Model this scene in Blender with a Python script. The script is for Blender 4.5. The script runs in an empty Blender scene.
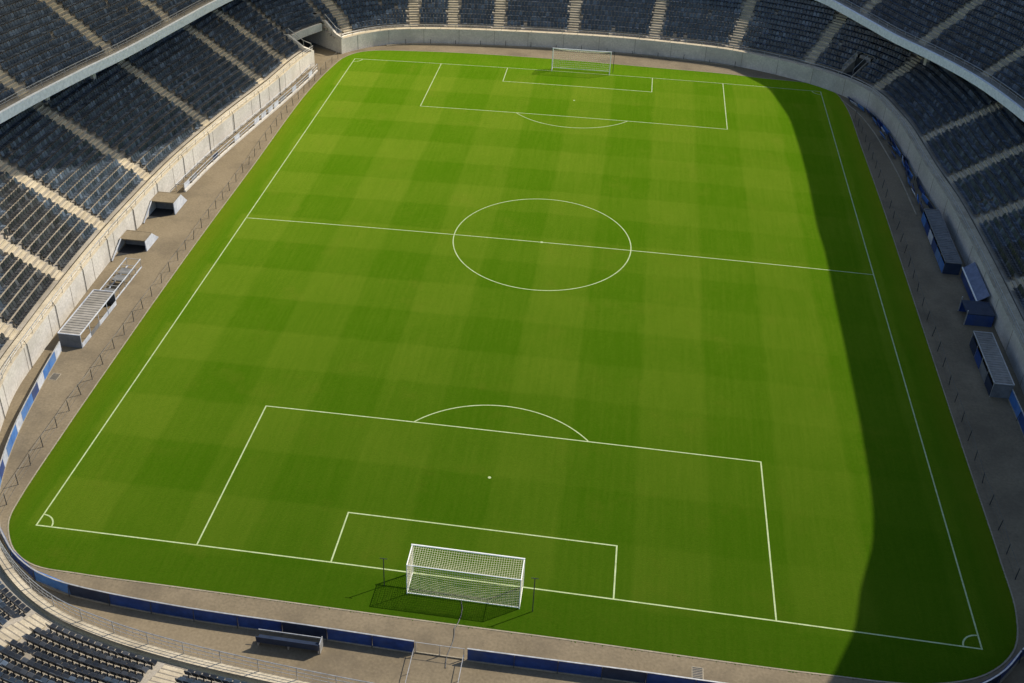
import bpy, math, random
import numpy as np
from mathutils import Vector
random.seed(7); rng = np.random.default_rng(7)
sc = bpy.context.scene
C = sc.collection
PI = math.pi

# ------------------------------------------------------------------ helpers
class MB:
    """collects vertices and faces, then links them as ONE mesh object"""
    def __init__(s): s.v = []; s.f = []; s.m = []
    def add(s, vs, fs, mi=0):
        o = len(s.v); s.v.extend([tuple(map(float, v)) for v in vs])
        for f in fs: s.f.append(tuple(i + o for i in f)); s.m.append(mi)
    def quad(s, a, b, c, d, mi=0): s.add([a, b, c, d], [(0, 1, 2, 3)], mi)
    def box(s, c, sz, ang=0, mi=0, tilt=0):
        """box centred at c; local x,y,z sizes; turned by ang about z; tilt leans its y axis"""
        ca, sa = math.cos(ang), math.sin(ang); ct, st = math.cos(tilt), math.sin(tilt)
        vs = []
        for dx in (-.5, .5):
            for dy in (-.5, .5):
                for dz in (-.5, .5):
                    x, y, z = dx * sz[0], dy * sz[1], dz * sz[2]
                    y, z = y * ct - z * st, y * st + z * ct
                    vs.append((c[0] + x * ca - y * sa, c[1] + x * sa + y * ca, c[2] + z))
        s.add(vs, [(0, 1, 3, 2), (4, 6, 7, 5), (0, 4, 5, 1), (2, 3, 7, 6), (0, 2, 6, 4), (1, 5, 7, 3)], mi)
    def bar(s, a, b, w, h=None, mi=0):
        """square bar from a to b"""
        a = np.array(a, float); b = np.array(b, float); h = h or w
        d = b - a; L = np.linalg.norm(d)
        if L < 1e-6: return
        d /= L
        up = np.array([0, 0, 1.]) if abs(d[2]) < .95 else np.array([0, 1., 0])
        x = np.cross(d, up); x /= np.linalg.norm(x); y = np.cross(x, d)
        vs = []
        for p in (a, b):
            for sx, sy in ((-1, -1), (1, -1), (1, 1), (-1, 1)):
                vs.append(p + x * sx * w / 2 + y * sy * h / 2)
        s.add(vs, [(3, 2, 1, 0), (4, 5, 6, 7), (0, 1, 5, 4), (1, 2, 6, 5), (2, 3, 7, 6), (3, 0, 4, 7)], mi)
    def tube(s, pts, r, n=6, mi=0):
        pts = [np.array(p, float) for p in pts]; rings = []
        for i, p in enumerate(pts):
            d = pts[min(i + 1, len(pts) - 1)] - pts[max(i - 1, 0)]; d /= np.linalg.norm(d)
            up = np.array([0, 0, 1.]) if abs(d[2]) < .95 else np.array([0, 1., 0])
            x = np.cross(d, up); x /= np.linalg.norm(x); y = np.cross(x, d)
            rings.append([p + r * (x * math.cos(2 * PI * k / n) + y * math.sin(2 * PI * k / n)) for k in range(n)])
        vs = [v for R in rings for v in R]; fs = []
        for i in range(len(pts) - 1):
            for k in range(n):
                k2 = (k + 1) % n
                fs.append((i * n + k, i * n + k2, (i + 1) * n + k2, (i + 1) * n + k))
        fs.append(tuple(range(n))[::-1]); fs.append(tuple((len(pts) - 1) * n + k for k in range(n)))
        s.add(vs, fs, mi)
    def prism(s, poly, z0, z1, mi=0):
        n = len(poly)
        vs = [(x, y, z0) for x, y in poly] + [(x, y, z1) for x, y in poly]
        fs = [tuple(range(n))[::-1], tuple(range(n, 2 * n))] + [(i, (i + 1) % n, n + (i + 1) % n, n + i) for i in range(n)]
        s.add(vs, fs, mi)
    def sweep(s, prof, idx, P, N, mi=0, closed=True, zf=None):
        """profile [(d,z)] swept along curve samples"""
        n = len(prof); vs = []
        for j in idx:
            for d, z in prof:
                zz = z + (zf(j) if zf else 0)
                vs.append((P[j, 0] + d * N[j, 0], P[j, 1] + d * N[j, 1], zz))
        fs = []; m = n if closed else n - 1
        for a in range(len(idx) - 1):
            for k in range(m):
                k2 = (k + 1) % n
                fs.append((a * n + k, (a + 1) * n + k, (a + 1) * n + k2, a * n + k2))
        if closed:
            fs.append(tuple(range(n))); fs.append(tuple((len(idx) - 1) * n + k for k in range(n))[::-1])
        s.add(vs, fs, mi)
    def build(s, name, mats, parent=None, origin=None):
        me = bpy.data.meshes.new(name)
        o0 = np.array(origin if origin is not None else (tuple(parent.location) if parent else (0, 0, 0)))
        v = np.array(s.v) - o0
        me.from_pydata(v.tolist(), [], s.f)
        if not isinstance(mats, (list, tuple)): mats = [mats]
        for m in mats: me.materials.append(m)
        if len(mats) > 1: me.polygons.foreach_set('material_index', s.m)
        me.update()
        o = bpy.data.objects.new(name, me); C.objects.link(o)
        if parent: o.parent = parent
        elif origin is not None: o.location = origin
        return o

def tag(o, label, cat, group=None, kind=None):
    if label: o['label'] = label
    if cat: o['category'] = cat
    if group: o['group'] = group
    if kind: o['kind'] = kind
    return o
def sub(mb_, name, mat, part):
    """a piece of a part: a child of the part, in the frame of the thing"""
    o = mb_.build(name, mat, None, None)
    root = part.parent
    off = np.array(tuple(root.location) if root else (0, 0, 0))
    for v in o.data.vertices: v.co = Vector((v.co.x - off[0], v.co.y - off[1], v.co.z - off[2]))
    o.parent = part; return o
def thing(name, label, cat, loc=(0, 0, 0), group=None):
    o = bpy.data.objects.new(name, None); C.objects.link(o); o.location = loc
    o.empty_display_size = .3
    return tag(o, label, cat, group)

# ------------------------------------------------------------------ materials
def new_mat(name):
    m = bpy.data.materials.new(name); m.use_nodes = True
    nt = m.node_tree; b = nt.nodes['Principled BSDF']
    return m, nt, b
def link(nt, a, b): nt.links.new(a, b)
def noise(nt, co, scale, detail=4, rough=.55):
    n = nt.nodes.new('ShaderNodeTexNoise'); n.inputs['Scale'].default_value = scale
    n.inputs['Detail'].default_value = detail; n.inputs['Roughness'].default_value = rough
    link(nt, co, n.inputs['Vector']); return n.outputs['Fac']
def ramp(nt, fac, stops):
    r = nt.nodes.new('ShaderNodeValToRGB'); e = r.color_ramp.elements
    e[0].position, e[0].color = stops[0][0], (*stops[0][1], 1)
    e[1].position, e[1].color = stops[-1][0], (*stops[-1][1], 1)
    for p, c in stops[1:-1]:
        q = e.new(p); q.color = (*c, 1)
    link(nt, fac, r.inputs['Fac']); return r.outputs['Color']
def math_n(nt, op, a, b=None, c=None, clamp=False):
    n = nt.nodes.new('ShaderNodeMath'); n.operation = op; n.use_clamp = clamp
    for i, x in enumerate((a, b, c)):
        if x is None: continue
        if isinstance(x, (int, float)): n.inputs[i].default_value = x
        else: link(nt, x, n.inputs[i])
    return n.outputs[0]
def mix(nt, fac, a, b, mode='MIX'):
    n = nt.nodes.new('ShaderNodeMix'); n.data_type = 'RGBA'; n.blend_type = mode
    if isinstance(fac, (int, float)): n.inputs[0].default_value = fac
    else: link(nt, fac, n.inputs[0])
    for i, x in ((6, a), (7, b)):
        if isinstance(x, tuple): n.inputs[i].default_value = (*x, 1)
        else: link(nt, x, n.inputs[i])
    return n.outputs[2]
def wcoord(nt):
    g = nt.nodes.new('ShaderNodeNewGeometry'); return g.outputs['Position']
def bump(nt, b, h, strength, dist=.02):
    n = nt.nodes.new('ShaderNodeBump'); n.inputs['Strength'].default_value = strength; n.inputs['Distance'].default_value = dist
    link(nt, h, n.inputs['Height']); link(nt, n.outputs[0], b.inputs['Normal'])

def worn(name, c0, c1, scale=.6, rough=.85, stain=None, fine=9, bmp=.25):
    """base colour that wanders between two tones, with fine grain and optional stains"""
    m, nt, b = new_mat(name); co = wcoord(nt)
    a = ramp(nt, noise(nt, co, scale, 6, .62), [(.33, c0), (.67, c1)])
    f = noise(nt, co, fine, 3)
    a = mix(nt, .35, a, ramp(nt, f, [(.3, tuple(x * .6 for x in c0)), (.7, tuple(min(1, x * 1.25) for x in c1))]))
    if stain:
        s = ramp(nt, noise(nt, co, scale * .45 + .05, 8, .7), [(.47, (0, 0, 0)), (.66, (1, 1, 1))])
        a = mix(nt, math_n(nt, 'MULTIPLY', s, .75), a, stain)
    link(nt, a, b.inputs['Base Color']); b.inputs['Roughness'].default_value = rough
    b.inputs['Specular IOR Level'].default_value = .25
    bump(nt, b, f, bmp, .01)
    return m
def plain(name, col, rough=.5, metal=0, var=.25, scale=3):
    m, nt, b = new_mat(name); co = wcoord(nt)
    lo = tuple(x * (1 - var) for x in col); hi = tuple(min(1, x * (1 + var)) for x in col)
    link(nt, ramp(nt, noise(nt, co, scale, 4), [(.3, lo), (.7, hi)]), b.inputs['Base Color'])
    b.inputs['Roughness'].default_value = rough; b.inputs['Metallic'].default_value = metal
    return m
def seat_mat(name, c0, c1, rough=.45, island=True):
    m, nt, b = new_mat(name)
    if island:
        g = nt.nodes.new('ShaderNodeNewGeometry'); f = g.outputs['Random Per Island']
    else:
        g = nt.nodes.new('ShaderNodeObjectInfo'); f = g.outputs['Random']
    dusty = tuple(x * 1.7 + .014 for x in c1)
    a = ramp(nt, f, [(0, c0), (.8, c1), (1, dusty)])
    link(nt, a, b.inputs['Base Color']); b.inputs['Roughness'].default_value = rough
    return m

M = {}
# grass with mowing stripes: the lay of the blades alternates every 5.4 m across and 5.5 m along
def grass_mat():
    m, nt, b = new_mat('mown_grass'); co = wcoord(nt)
    wob = nt.nodes.new('ShaderNodeTexNoise'); wob.inputs['Scale'].default_value = .35
    link(nt, co, wob.inputs['Vector'])
    sub = nt.nodes.new('ShaderNodeVectorMath'); sub.operation = 'SUBTRACT'; link(nt, wob.outputs['Color'], sub.inputs[0]); sub.inputs[1].default_value = (.5, .5, .5)
    scl = nt.nodes.new('ShaderNodeVectorMath'); scl.operation = 'SCALE'; link(nt, sub.outputs[0], scl.inputs[0]); scl.inputs['Scale'].default_value = .5
    ad = nt.nodes.new('ShaderNodeVectorMath'); ad.operation = 'ADD'; link(nt, co, ad.inputs[0]); link(nt, scl.outputs[0], ad.inputs[1])
    sp = nt.nodes.new('ShaderNodeSeparateXYZ'); link(nt, ad.outputs[0], sp.inputs[0])
    x, y = sp.outputs[0], sp.outputs[1]
    def stripes(c, off, w, k):
        t = math_n(nt, 'SINE', math_n(nt, 'MULTIPLY', math_n(nt, 'ADD', c, off), PI / w))
        return math_n(nt, 'ADD', math_n(nt, 'MULTIPLY', t, k), .5, clamp=True)
    sx = stripes(x, .75, 5.4, 4.0); sy = stripes(y, 49.0, 5.5, 4.0)
    ax = math_n(nt, 'ABSOLUTE', x); ay = math_n(nt, 'ABSOLUTE', y)
    inx = math_n(nt, 'MULTIPLY_ADD', math_n(nt, 'SUBTRACT', 33.4, ax), 3, .5, clamp=True)
    iny = math_n(nt, 'MULTIPLY_ADD', math_n(nt, 'SUBTRACT', 49.6, ay), 3, .5, clamp=True)
    inside = math_n(nt, 'MULTIPLY', inx, iny)
    # lengthwise stripes fade in strength from place to place
    fade = math_n(nt, 'MULTIPLY_ADD', noise(nt, co, .045, 2), .9, .15)
    fade2 = math_n(nt, 'MULTIPLY_ADD', math_n(nt, 'SUBTRACT', math_n(nt, 'MULTIPLY', x, -.008), math_n(nt, 'MULTIPLY', noise(nt, co, .05, 2), .9)), 1, 1.12, clamp=True)
    s = math_n(nt, 'ADD', math_n(nt, 'MULTIPLY', math_n(nt, 'MULTIPLY', sx, fade), .54), math_n(nt, 'MULTIPLY', math_n(nt, 'MULTIPLY', sy, fade2), .36))
    s = math_n(nt, 'ADD', math_n(nt, 'MULTIPLY', s, inside), math_n(nt, 'MULTIPLY', math_n(nt, 'SUBTRACT', 1, inside), .12))
    s = math_n(nt, 'ADD', s, math_n(nt, 'MULTIPLY', math_n(nt, 'SUBTRACT', noise(nt, co, .09, 6, .65), .45), .75), clamp=True)
    base = ramp(nt, s, [(0, GR_D), (1, GR_L)])
    st = nt.nodes.new('ShaderNodeMapping'); st.inputs['Scale'].default_value = (3.2, .16, 1); link(nt, co, st.inputs['Vector'])
    drag = noise(nt, st.outputs[0], 1.0, 5, .65)
    sm = math_n(nt, 'ADD', math_n(nt, 'MULTIPLY', s, .8), math_n(nt, 'MULTIPLY', math_n(nt, 'SUBTRACT', drag, .5), .6))
    s2 = math_n(nt, 'ADD', sm, math_n(nt, 'MULTIPLY', math_n(nt, 'SUBTRACT', noise(nt, co, 5.5, 5, .75), .42), 1.0), clamp=True)
    # faint wear: thin yellowish patches and mower drag lines
    wear = ramp(nt, noise(nt, co, .22, 7, .7), [(.55, (0, 0, 0)), (.8, (1, 1, 1))])
    base = mix(nt, math_n(nt, 'MULTIPLY', wear, .35), base, GR_Y)
    edge = math_n(nt, 'MULTIPLY_ADD', math_n(nt, 'SUBTRACT', ax, 33.7), .55, 0, clamp=True)
    edn = math_n(nt, 'MULTIPLY', edge, noise(nt, co, .5, 4))
    base = mix(nt, math_n(nt, 'MULTIPLY', edn, .4), base, GR_Y)
    fine = noise(nt, co, 6.5, 4, .7)
    base = mix(nt, .30, base, ramp(nt, fine, [(.3, (GR_D[0]*.55, GR_D[1]*.55, GR_D[2]*.5)), (.72, (GR_L[0]*1.35, GR_L[1]*1.3, GR_L[2]*1.3))]))
    base = mix(nt, .16, base, ramp(nt, drag, [(.35, GR_D), (.65, GR_L)]))
    link(nt, base, b.inputs['Base Color'])
    b.inputs['Roughness'].default_value = .8; b.inputs['Specular IOR Level'].default_value = .0
    b.inputs['Sheen Weight'].default_value = .93; b.inputs['Sheen Roughness'].default_value = .5; link(nt, mix(nt, math_n(nt, 'MULTIPLY', edn, .8, None, True), ramp(nt, s2, [(0, (.32, .69, .012)), (1, (.77, 1.0, .075))]), (.78, .80, .05)), b.inputs['Sheen Tint'])
    tint_in = b.inputs['Sheen Tint'].links[0].from_socket
    link(nt, mix(nt, math_n(nt, 'MULTIPLY', wear, .32), tint_in, (.86, .86, .10)), b.inputs['Sheen Tint'])
    bump(nt, b, noise(nt, co, 14, 3, .7), .5, .04)
    return m
GR_D = (.0115, .0335, .0012); GR_L = (.0235, .0520, .0028); GR_Y = (.038, .043, .003)
M['grass'] = grass_mat()
M['line'] = worn('white_line_paint', (.26, .33, .13), (.40, .47, .25), 1.6, .8, None, 12, .1)
M['apron'] = worn('track_asphalt', (.142, .114, .072), (.190, .153, .100), .22, .92, (.095, .077, .052), 5)
M['kerb'] = worn('kerb_concrete', (.19, .165, .115), (.30, .26, .19), .8)
M['ground'] = worn('outer_ground', (.10, .095, .085), (.15, .14, .12), .05)
M['concrete'] = worn('terrace_concrete', (.25, .225, .185), (.36, .325, .27), .5, .9, (.17, .15, .12))
M['step'] = worn('step_concrete', (.36, .31, .22), (.49, .43, .32), .9, .9, (.27, .23, .165))
M['shade_joint'] = worn('step_shade_and_joint', (.16, .14, .11), (.24, .21, .17), .9)  # dark tone for painted shadow lines between steps, and for wall joints
M['wallpale'] = worn('pale_wall_paint', (.41, .39, .355), (.53, .505, .46), .30, .8, (.33, .31, .275), 5, .1)
M['wallgrey'] = worn('grey_wall_concrete', (.50, .465, .405), (.62, .58, .51), .45, .85, (.38, .36, .32), 5, .15)
M['fascia'] = worn('fascia_panel', (.70, .72, .73), (.80, .82, .83), .25, .6, None, 3, .05)
M['seat'] = seat_mat('navy_seat_plastic', (.0125, .0200, .0300), (.040, .056, .078), .36)
M['seat_one'] = seat_mat('charcoal_seat_plastic', (.009, .0105, .0135), (.024, .027, .031), .36, False)
M['dark'] = plain('interior_shade', (.012, .013, .015), .9)  # near-black stands in for the shade inside openings
M['metal'] = plain('galvanised_metal', (.42, .42, .41), .45, .6)
M['pole'] = plain('dark_painted_steel', (.035, .037, .04), .5, .3)
M['fencewire'] = plain('weathered_fence_rail', (.085, .08, .07), .6, .2)
M['white'] = plain('white_enamel', (.78, .78, .74), .35, 0, .06)
M['net'] = plain('white_net_cord', (.58, .55, .40), .8, 0, .1)
def clear_roof():
    m = worn('unseen_translucent_roof', (.60, .58, .52), (.68, .66, .60), .3, .6, None, 2, .02); nt = m.node_tree; b = nt.nodes['Principled BSDF']
    tr = nt.nodes.new('ShaderNodeBsdfTranslucent'); tr.inputs['Color'].default_value = (.75, .70, .58, 1)
    mx = nt.nodes.new('ShaderNodeMixShader'); mx.inputs[0].default_value = .6  # translucency added to brighten the shade under the unseen left roof
    link(nt, b.outputs[0], mx.inputs[1]); link(nt, tr.outputs[0], mx.inputs[2]); link(nt, mx.outputs[0], nt.nodes['Material Output'].inputs['Surface'])
    return m
M['clearroof'] = clear_roof()
M['blue'] = worn('blue_board', (.010, .030, .115), (.020, .052, .19), .5, .45, (.05, .07, .13), 2, .02)
M['blue2'] = worn('bright_blue_board', (.03, .10, .30), (.06, .17, .42), .6, .45, (.12, .18, .28), 2, .02)
M['paleb'] = worn('faded_pale_board', (.34, .37, .43), (.50, .52, .55), .6, .5, (.22, .26, .33), 2, .02)
M['blueg'] = worn('faded_blue_sheet', (.07, .09, .15), (.12, .145, .22), .5, .5, None, 2, .02)
M['navyb'] = worn('dark_navy_board', (.012, .020, .042), (.024, .036, .065), .6, .5, None, 2, .02)
M['greyp'] = worn('grey_shelter_panel', (.10, .105, .11), (.16, .165, .17), .6, .5, None, 2, .02)
M['ribs'] = worn('ribbed_roof_sheet', (.19, .18, .16), (.27, .255, .23), .6, .5, (.14, .13, .115), 2, .02)
M['roofsheet'] = worn('unseen_pale_roof', (.62, .61, .58), (.70, .69, .66), .3, .6, None, 2, .02)  # pale so the unseen right roof bounces light into the stand

# ------------------------------------------------------------------ curves
def spline(ctrl, step=.25):
    """centripetal Catmull-Rom through ctrl (2-D or 3-D), resampled evenly"""
    c = np.array(ctrl, float); c = np.vstack([2 * c[0] - c[1], c, 2 * c[-1] - c[-2]])
    out = []
    for i in range(1, len(c) - 2):
        p0, p1, p2, p3 = c[i - 1:i + 3]
        t = [0]
        for a, b in ((p0, p1), (p1, p2), (p2, p3)): t.append(t[-1] + max(1e-6, np.linalg.norm(b - a)) ** .5)
        for u in np.linspace(t[1], t[2], 40, endpoint=False):
            A1 = (t[1] - u) / (t[1] - t[0]) * p0 + (u - t[0]) / (t[1] - t[0]) * p1
            A2 = (t[2] - u) / (t[2] - t[1]) * p1 + (u - t[1]) / (t[2] - t[1]) * p2
            A3 = (t[3] - u) / (t[3] - t[2]) * p2 + (u - t[2]) / (t[3] - t[2]) * p3
            B1 = (t[2] - u) / (t[2] - t[0]) * A1 + (u - t[0]) / (t[2] - t[0]) * A2
            B2 = (t[3] - u) / (t[3] - t[1]) * A2 + (u - t[1]) / (t[3] - t[1]) * A3
            out.append((t[2] - u) / (t[2] - t[1]) * B1 + (u - t[1]) / (t[2] - t[1]) * B2)
    out.append(c[-2]); out = np.array(out)
    L = np.r_[0, np.cumsum(np.linalg.norm(np.diff(out[:, :2], axis=0), axis=1))]
    s = np.arange(0, L[-1], step)
    return np.stack([np.interp(s, L, out[:, k]) for k in range(out.shape[1])], 1), s
def normals(P, win=41):
    T = np.gradient(P[:, :2], axis=0); T /= np.linalg.norm(T, axis=1)[:, None]
    N = np.stack([-T[:, 1], T[:, 0]], 1)
    k = np.hanning(win + 2)[1:-1]; k /= k.sum()
    Np = np.pad(N, ((win // 2, win // 2), (0, 0)), mode='edge')
    N = np.stack([np.convolve(Np[:, i], k, 'valid') for i in range(2)], 1)
    return N / np.linalg.norm(N, axis=1)[:, None]
def nearest(P, xy): return int(np.argmin((P[:, 0] - xy[0]) ** 2 + (P[:, 1] - xy[1]) ** 2))

# front wall of the lower bowl, clockwise: near end, left, far, right
WALL = [(25, -58.6), (18, -59.8), (8, -60.6), (-4, -60.5), (-12, -60.0), (-17.9, -59.4), (-22.5, -58.6), (-27, -57.2), (-31.5, -54.3), (-35.8, -49.6),
        (-38.9, -44), (-40.5, -39.3), (-41.8, -34.2), (-42.3, -28.5), (-42.8, -20.4), (-43.1, -12), (-43.1, -4.4), (-42.6, 8), (-41.2, 20.3),
        (-39.4, 32.3), (-37.6, 45.6), (-34.9, 51.2), (-31.6, 54.8), (-27.6, 57.1), (-20, 58.7), (-12.8, 59.4), (-2, 59.9), (6, 59.8), (13, 59.1),
        (20.1, 57.9), (26.9, 55.1), (32.4, 51.6), (35.8, 48.2), (38.2, 44), (39.3, 39), (40.1, 34), (41, 22), (41.8, 14), (42.2, 4.2), (42.4, -6),
        (42.4, -20), (41.7, -32), (39.9, -42), (37.6, -48.8), (34, -53.9), (29, -57.1)]
WP, WS = spline(WALL); WN = normals(WP)
def ws(xy): return WS[nearest(WP, xy)]
S_TUN0, S_TUN1 = ws((-37.6, 45.6)), ws((-34.9, 51.2))
S_NC0, S_NC1 = ws((-29, -56)), ws((-40, -41))       # near corner blend
def blend(s): t = min(1, max(0, (s - S_NC0) / (S_NC1 - S_NC0))); return t * t * (3 - 2 * t)
def h0(s):
    b = blend(s); far = min(1, max(0, (s - ws((-41, 20))) / 30.)); return 1.5 + .95 * b - .25 * far * (1 if s < ws((27, 55)) else max(0, 1 - (s - ws((27, 55))) / 25))
H0 = np.array([h0(s) for s in WS])
RISE = np.array([.29 + .20 * blend(s) for s in WS])
TREAD = np.array([.88 - .08 * blend(s) for s in WS])
D0 = 1.35            # walkway behind the wall before the first row

# camera as measured from the pitch lines
CAM = (6.0548, -103.2355, 56.7318); CROT = (.97921782, -.01210627, .16541026); CF = 1122.6545; CX, CY = 449.763, 340.59
def cam_R():
    rx, ry, rz = CROT; c, s = math.cos, math.sin
    Rx = np.array([[1, 0, 0], [0, c(rx), -s(rx)], [0, s(rx), c(rx)]]); Ry = np.array([[c(ry), 0, s(ry)], [0, 1, 0], [-s(ry), 0, c(ry)]]); Rz = np.array([[c(rz), -s(rz), 0], [s(rz), c(rz), 0], [0, 0, 1]])
    return Rz @ Ry @ Rx
CR = cam_R()
def see(X):
    q = (np.asarray(X, float) - np.array(CAM)) @ CR
    return np.stack([CX + CF * q[:, 0] / -q[:, 2], CY - CF * q[:, 1] / -q[:, 2], -q[:, 2]], 1)

# ------------------------------------------------------------------ ground, apron, pitch
mb = MB(); mb.quad((-700, -700, -.02), (700, -700, -.02), (700, 700, -.02), (-700, 700, -.02))
tag(mb.build('ground', M['ground']), 'bare grey ground around and below the stadium', 'ground', kind='structure')
# apron: asphalt ring out to the wall (and under the tunnel), one sheet
mb = MB()
ap = [tuple(WP[j] + .1 * WN[j]) for j in range(0, len(WP), 6)]
mb.add([(x, y, .004) for x, y in ap] + [(0, 0, .004)], [(i + 1, i, len(ap)) for i in range(len(ap) - 1)] + [(0, len(ap) - 1, len(ap))])
a, b = WP[nearest(WP, (-37.6, 45.6))], WP[nearest(WP, (-34.9, 51.2))]
nn = np.array([-(b - a)[1], (b - a)[0]]); nn /= np.linalg.norm(nn)
mb.quad((*a, .006), (*(a + nn * 24), .006), (*(b + nn * 24), .006), (*b, .006))
tag(mb.build('apron', M['apron']), 'worn tan asphalt track between the grass and the stands', 'track', kind='structure')

def crown(x, y): return .012 + (.3 - .12 * min(1, max(0, (-y - 20) / 29.))) * max(0, 1 - (x / 34.) ** 2) * min(1, max(0, (52.5 - abs(y)) / 3.))
GRASS = [(-20.3, -52.8), (-10.6, -52.8), (-3.7, -52.8), (6.9, -52.75), (15.3, -52.8), (22, -52.75), (28.5, -52.4), (32.3, -51), (34.6, -48.6), (35.5, -45.4), (35.65, -40.2), (35.65, -27.3),
         (35.7, -4.7), (35.75, 15.7), (35.6, 31.6), (35.35, 44.6), (34.3, 50), (31.8, 52.3), (24.7, 53.2), (20, 53.9), (10.3, 54.4), (-4.9, 55.1), (-18.7, 54.9), (-26.9, 54.1),
         (-30, 53.6), (-32.6, 52.3), (-34.2, 49.8), (-34.9, 46.2), (-35.8, 35.7), (-35.85, 10.8), (-35.9, -6.1), (-35.8, -18.3), (-35.6, -29.3), (-35.4, -38.3), (-35.1, -46.3), (-34.8, -48.6),
         (-34, -50.2), (-32.8, -51.6), (-30.9, -52.6), (-27.5, -52.8), (-20.3, -52.8)]
GP, GS = spline(GRASS, .5)
mb = MB(); ring = len(GP); rad = np.r_[np.linspace(0, .86, 30), .9, .93, .96, .98, 1.0]
vs = []
for r in rad:
    for x, y in GP: vs.append((x * r, y * r, crown(x * r, y * r)))
fs = [(i * ring + k, (i + 1) * ring + k, (i + 1) * ring + (k + 1) % ring, i * ring + (k + 1) % ring) for i in range(len(rad) - 1) for k in range(ring)]
fs = [tuple(reversed(f)) for f in fs]
mb.add(vs, fs)
po = mb.build('pitch', M['grass']); tag(po, 'striped green grass football pitch', 'pitch', kind='structure')
for p in po.data.polygons: p.use_smooth = True
# ragged grass rim so the edge is not a knife cut
mb = MB()
GN = normals(np.vstack([GP, GP[:1]]), 9)
for k in range(0, len(GP)):
    for q in range(5):
        t = rng.random(); p = GP[k] * (1 - t) + GP[(k + 1) % ring] * t; n = -GN[k] if False else GN[k]
        out = p / np.linalg.norm(p); w = .05 + .10 * rng.random(); l = .04 + .24 * rng.random() ** 2
        tn = np.array([-out[1], out[0]])
        mb.add([(*(p - tn * w - out * .08), .022), (*(p + tn * w - out * .08), .022), (*(p + out * l), .016)], [(0, 1, 2)])
tag(mb.build('grass_fringe', M['grass']), 'ragged grass tufts along the rim of the pitch', 'grass', kind='stuff')
# kerb strip round the grass
mb = MB(); GN2 = np.array([GN[i] for i in range(ring)])
cen = np.array([(p / np.linalg.norm(p)) for p in GP])
sgn = np.sign((GN2 * cen).sum(1)); GN2 = GN2 * sgn[:, None]
mb.sweep([(.03, .004), (.03, .03), (.13, .03), (.13, .004)], list(range(ring)) + [0], GP, GN2)
tag(mb.build('pitch_kerb', M['kerb']), 'pale concrete edging strip around the grass', 'kerb', kind='structure')

# markings
LW = .108
mb = MB()
def ribbon(pts, w=LW):
    pts = np.array(pts, float); T = np.gradient(pts, axis=0); T /= np.linalg.norm(T, axis=1)[:, None]
    n = np.stack([-T[:, 1], T[:, 0]], 1) * w / 2
    for i in range(len(pts) - 1):
        q = [pts[i] - n[i], pts[i + 1] - n[i + 1], pts[i + 1] + n[i + 1], pts[i] + n[i]]
        mb.quad(*[(x, y, crown(x, y) + .012) for x, y in q])
def seg(a, b, w=LW):
    k = max(2, int(math.dist(a, b) / 1.0)); ribbon([(a[0] + (b[0] - a[0]) * i / k, a[1] + (b[1] - a[1]) * i / k) for i in range(k + 1)], w)
def arc(c, r, a0, a1, n=48): ribbon([(c[0] + r * math.cos(a0 + (a1 - a0) * i / n), c[1] + r * math.sin(a0 + (a1 - a0) * i / n)) for i in range(n + 1)])
X1, YF, YN = 32.62, 49.5, -48.92
e = LW / 2
seg((-X1 - e, YN), (X1 + e, YN)); seg((-X1 - e, YF), (X1 + e, YF))
seg((-X1, YN + e), (-X1, YF - e)); seg((X1, YN + e), (X1, YF - e))
seg((-X1 + e, -.5), (X1 - e, -.5))
ribbon([(-.73 + 9.2 * math.cos(2 * PI * i / 96), -.35 + 9.8 * math.sin(2 * PI * i / 96)) for i in range(97)])
for g, xl, xr, gl, gr, yb, ya, spx, spy in ((YN, -20.5, 19.6, -10.72, 8.88, -32.45, -43.8, -1.04, -38.14), (YF, -19.97, 19.48, -10.45, 9.84, 33.45, 44.2, -.29, 39.06)):
    s = 1 if g < 0 else -1
    seg((xl, g + s * e), (xl, yb)); seg((xr, g + s * e), (xr, yb)); seg((xl - e, yb), (xr + e, yb))
    seg((gl, g + s * e), (gl, ya)); seg((gr, g + s * e), (gr, ya)); seg((gl - e, ya), (gr + e, ya))
    dy = abs(yb - spy) + e; hw = math.acos(dy / 9.1)
    arc((spx + .1, spy), 9.1, s * (PI / 2 - hw), s * (PI / 2 + hw), 32)
    mb.add([(spx + .13 * math.cos(t), spy + .13 * math.sin(t), crown(spx, spy) + .014) for t in np.linspace(0, 2 * PI, 12, endpoint=False)], [tuple(range(12))])
mb.add([(-.73 + .17 * math.cos(t), -.5 + .17 * math.sin(t), crown(0, 0) + .016) for t in np.linspace(0, 2 * PI, 12, endpoint=False)], [tuple(range(12))])
for cx, cy, a0 in ((-X1, YN, 0), (X1, YN, PI / 2), (X1, YF, PI), (-X1, YF, 1.5 * PI)):
    arc((cx, cy), 1.15, a0 + .06, a0 + PI / 2 - .06, 12)
tag(mb.build('pitch_markings', M['line']), 'white painted football pitch lines', 'markings', kind='structure')

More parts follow.
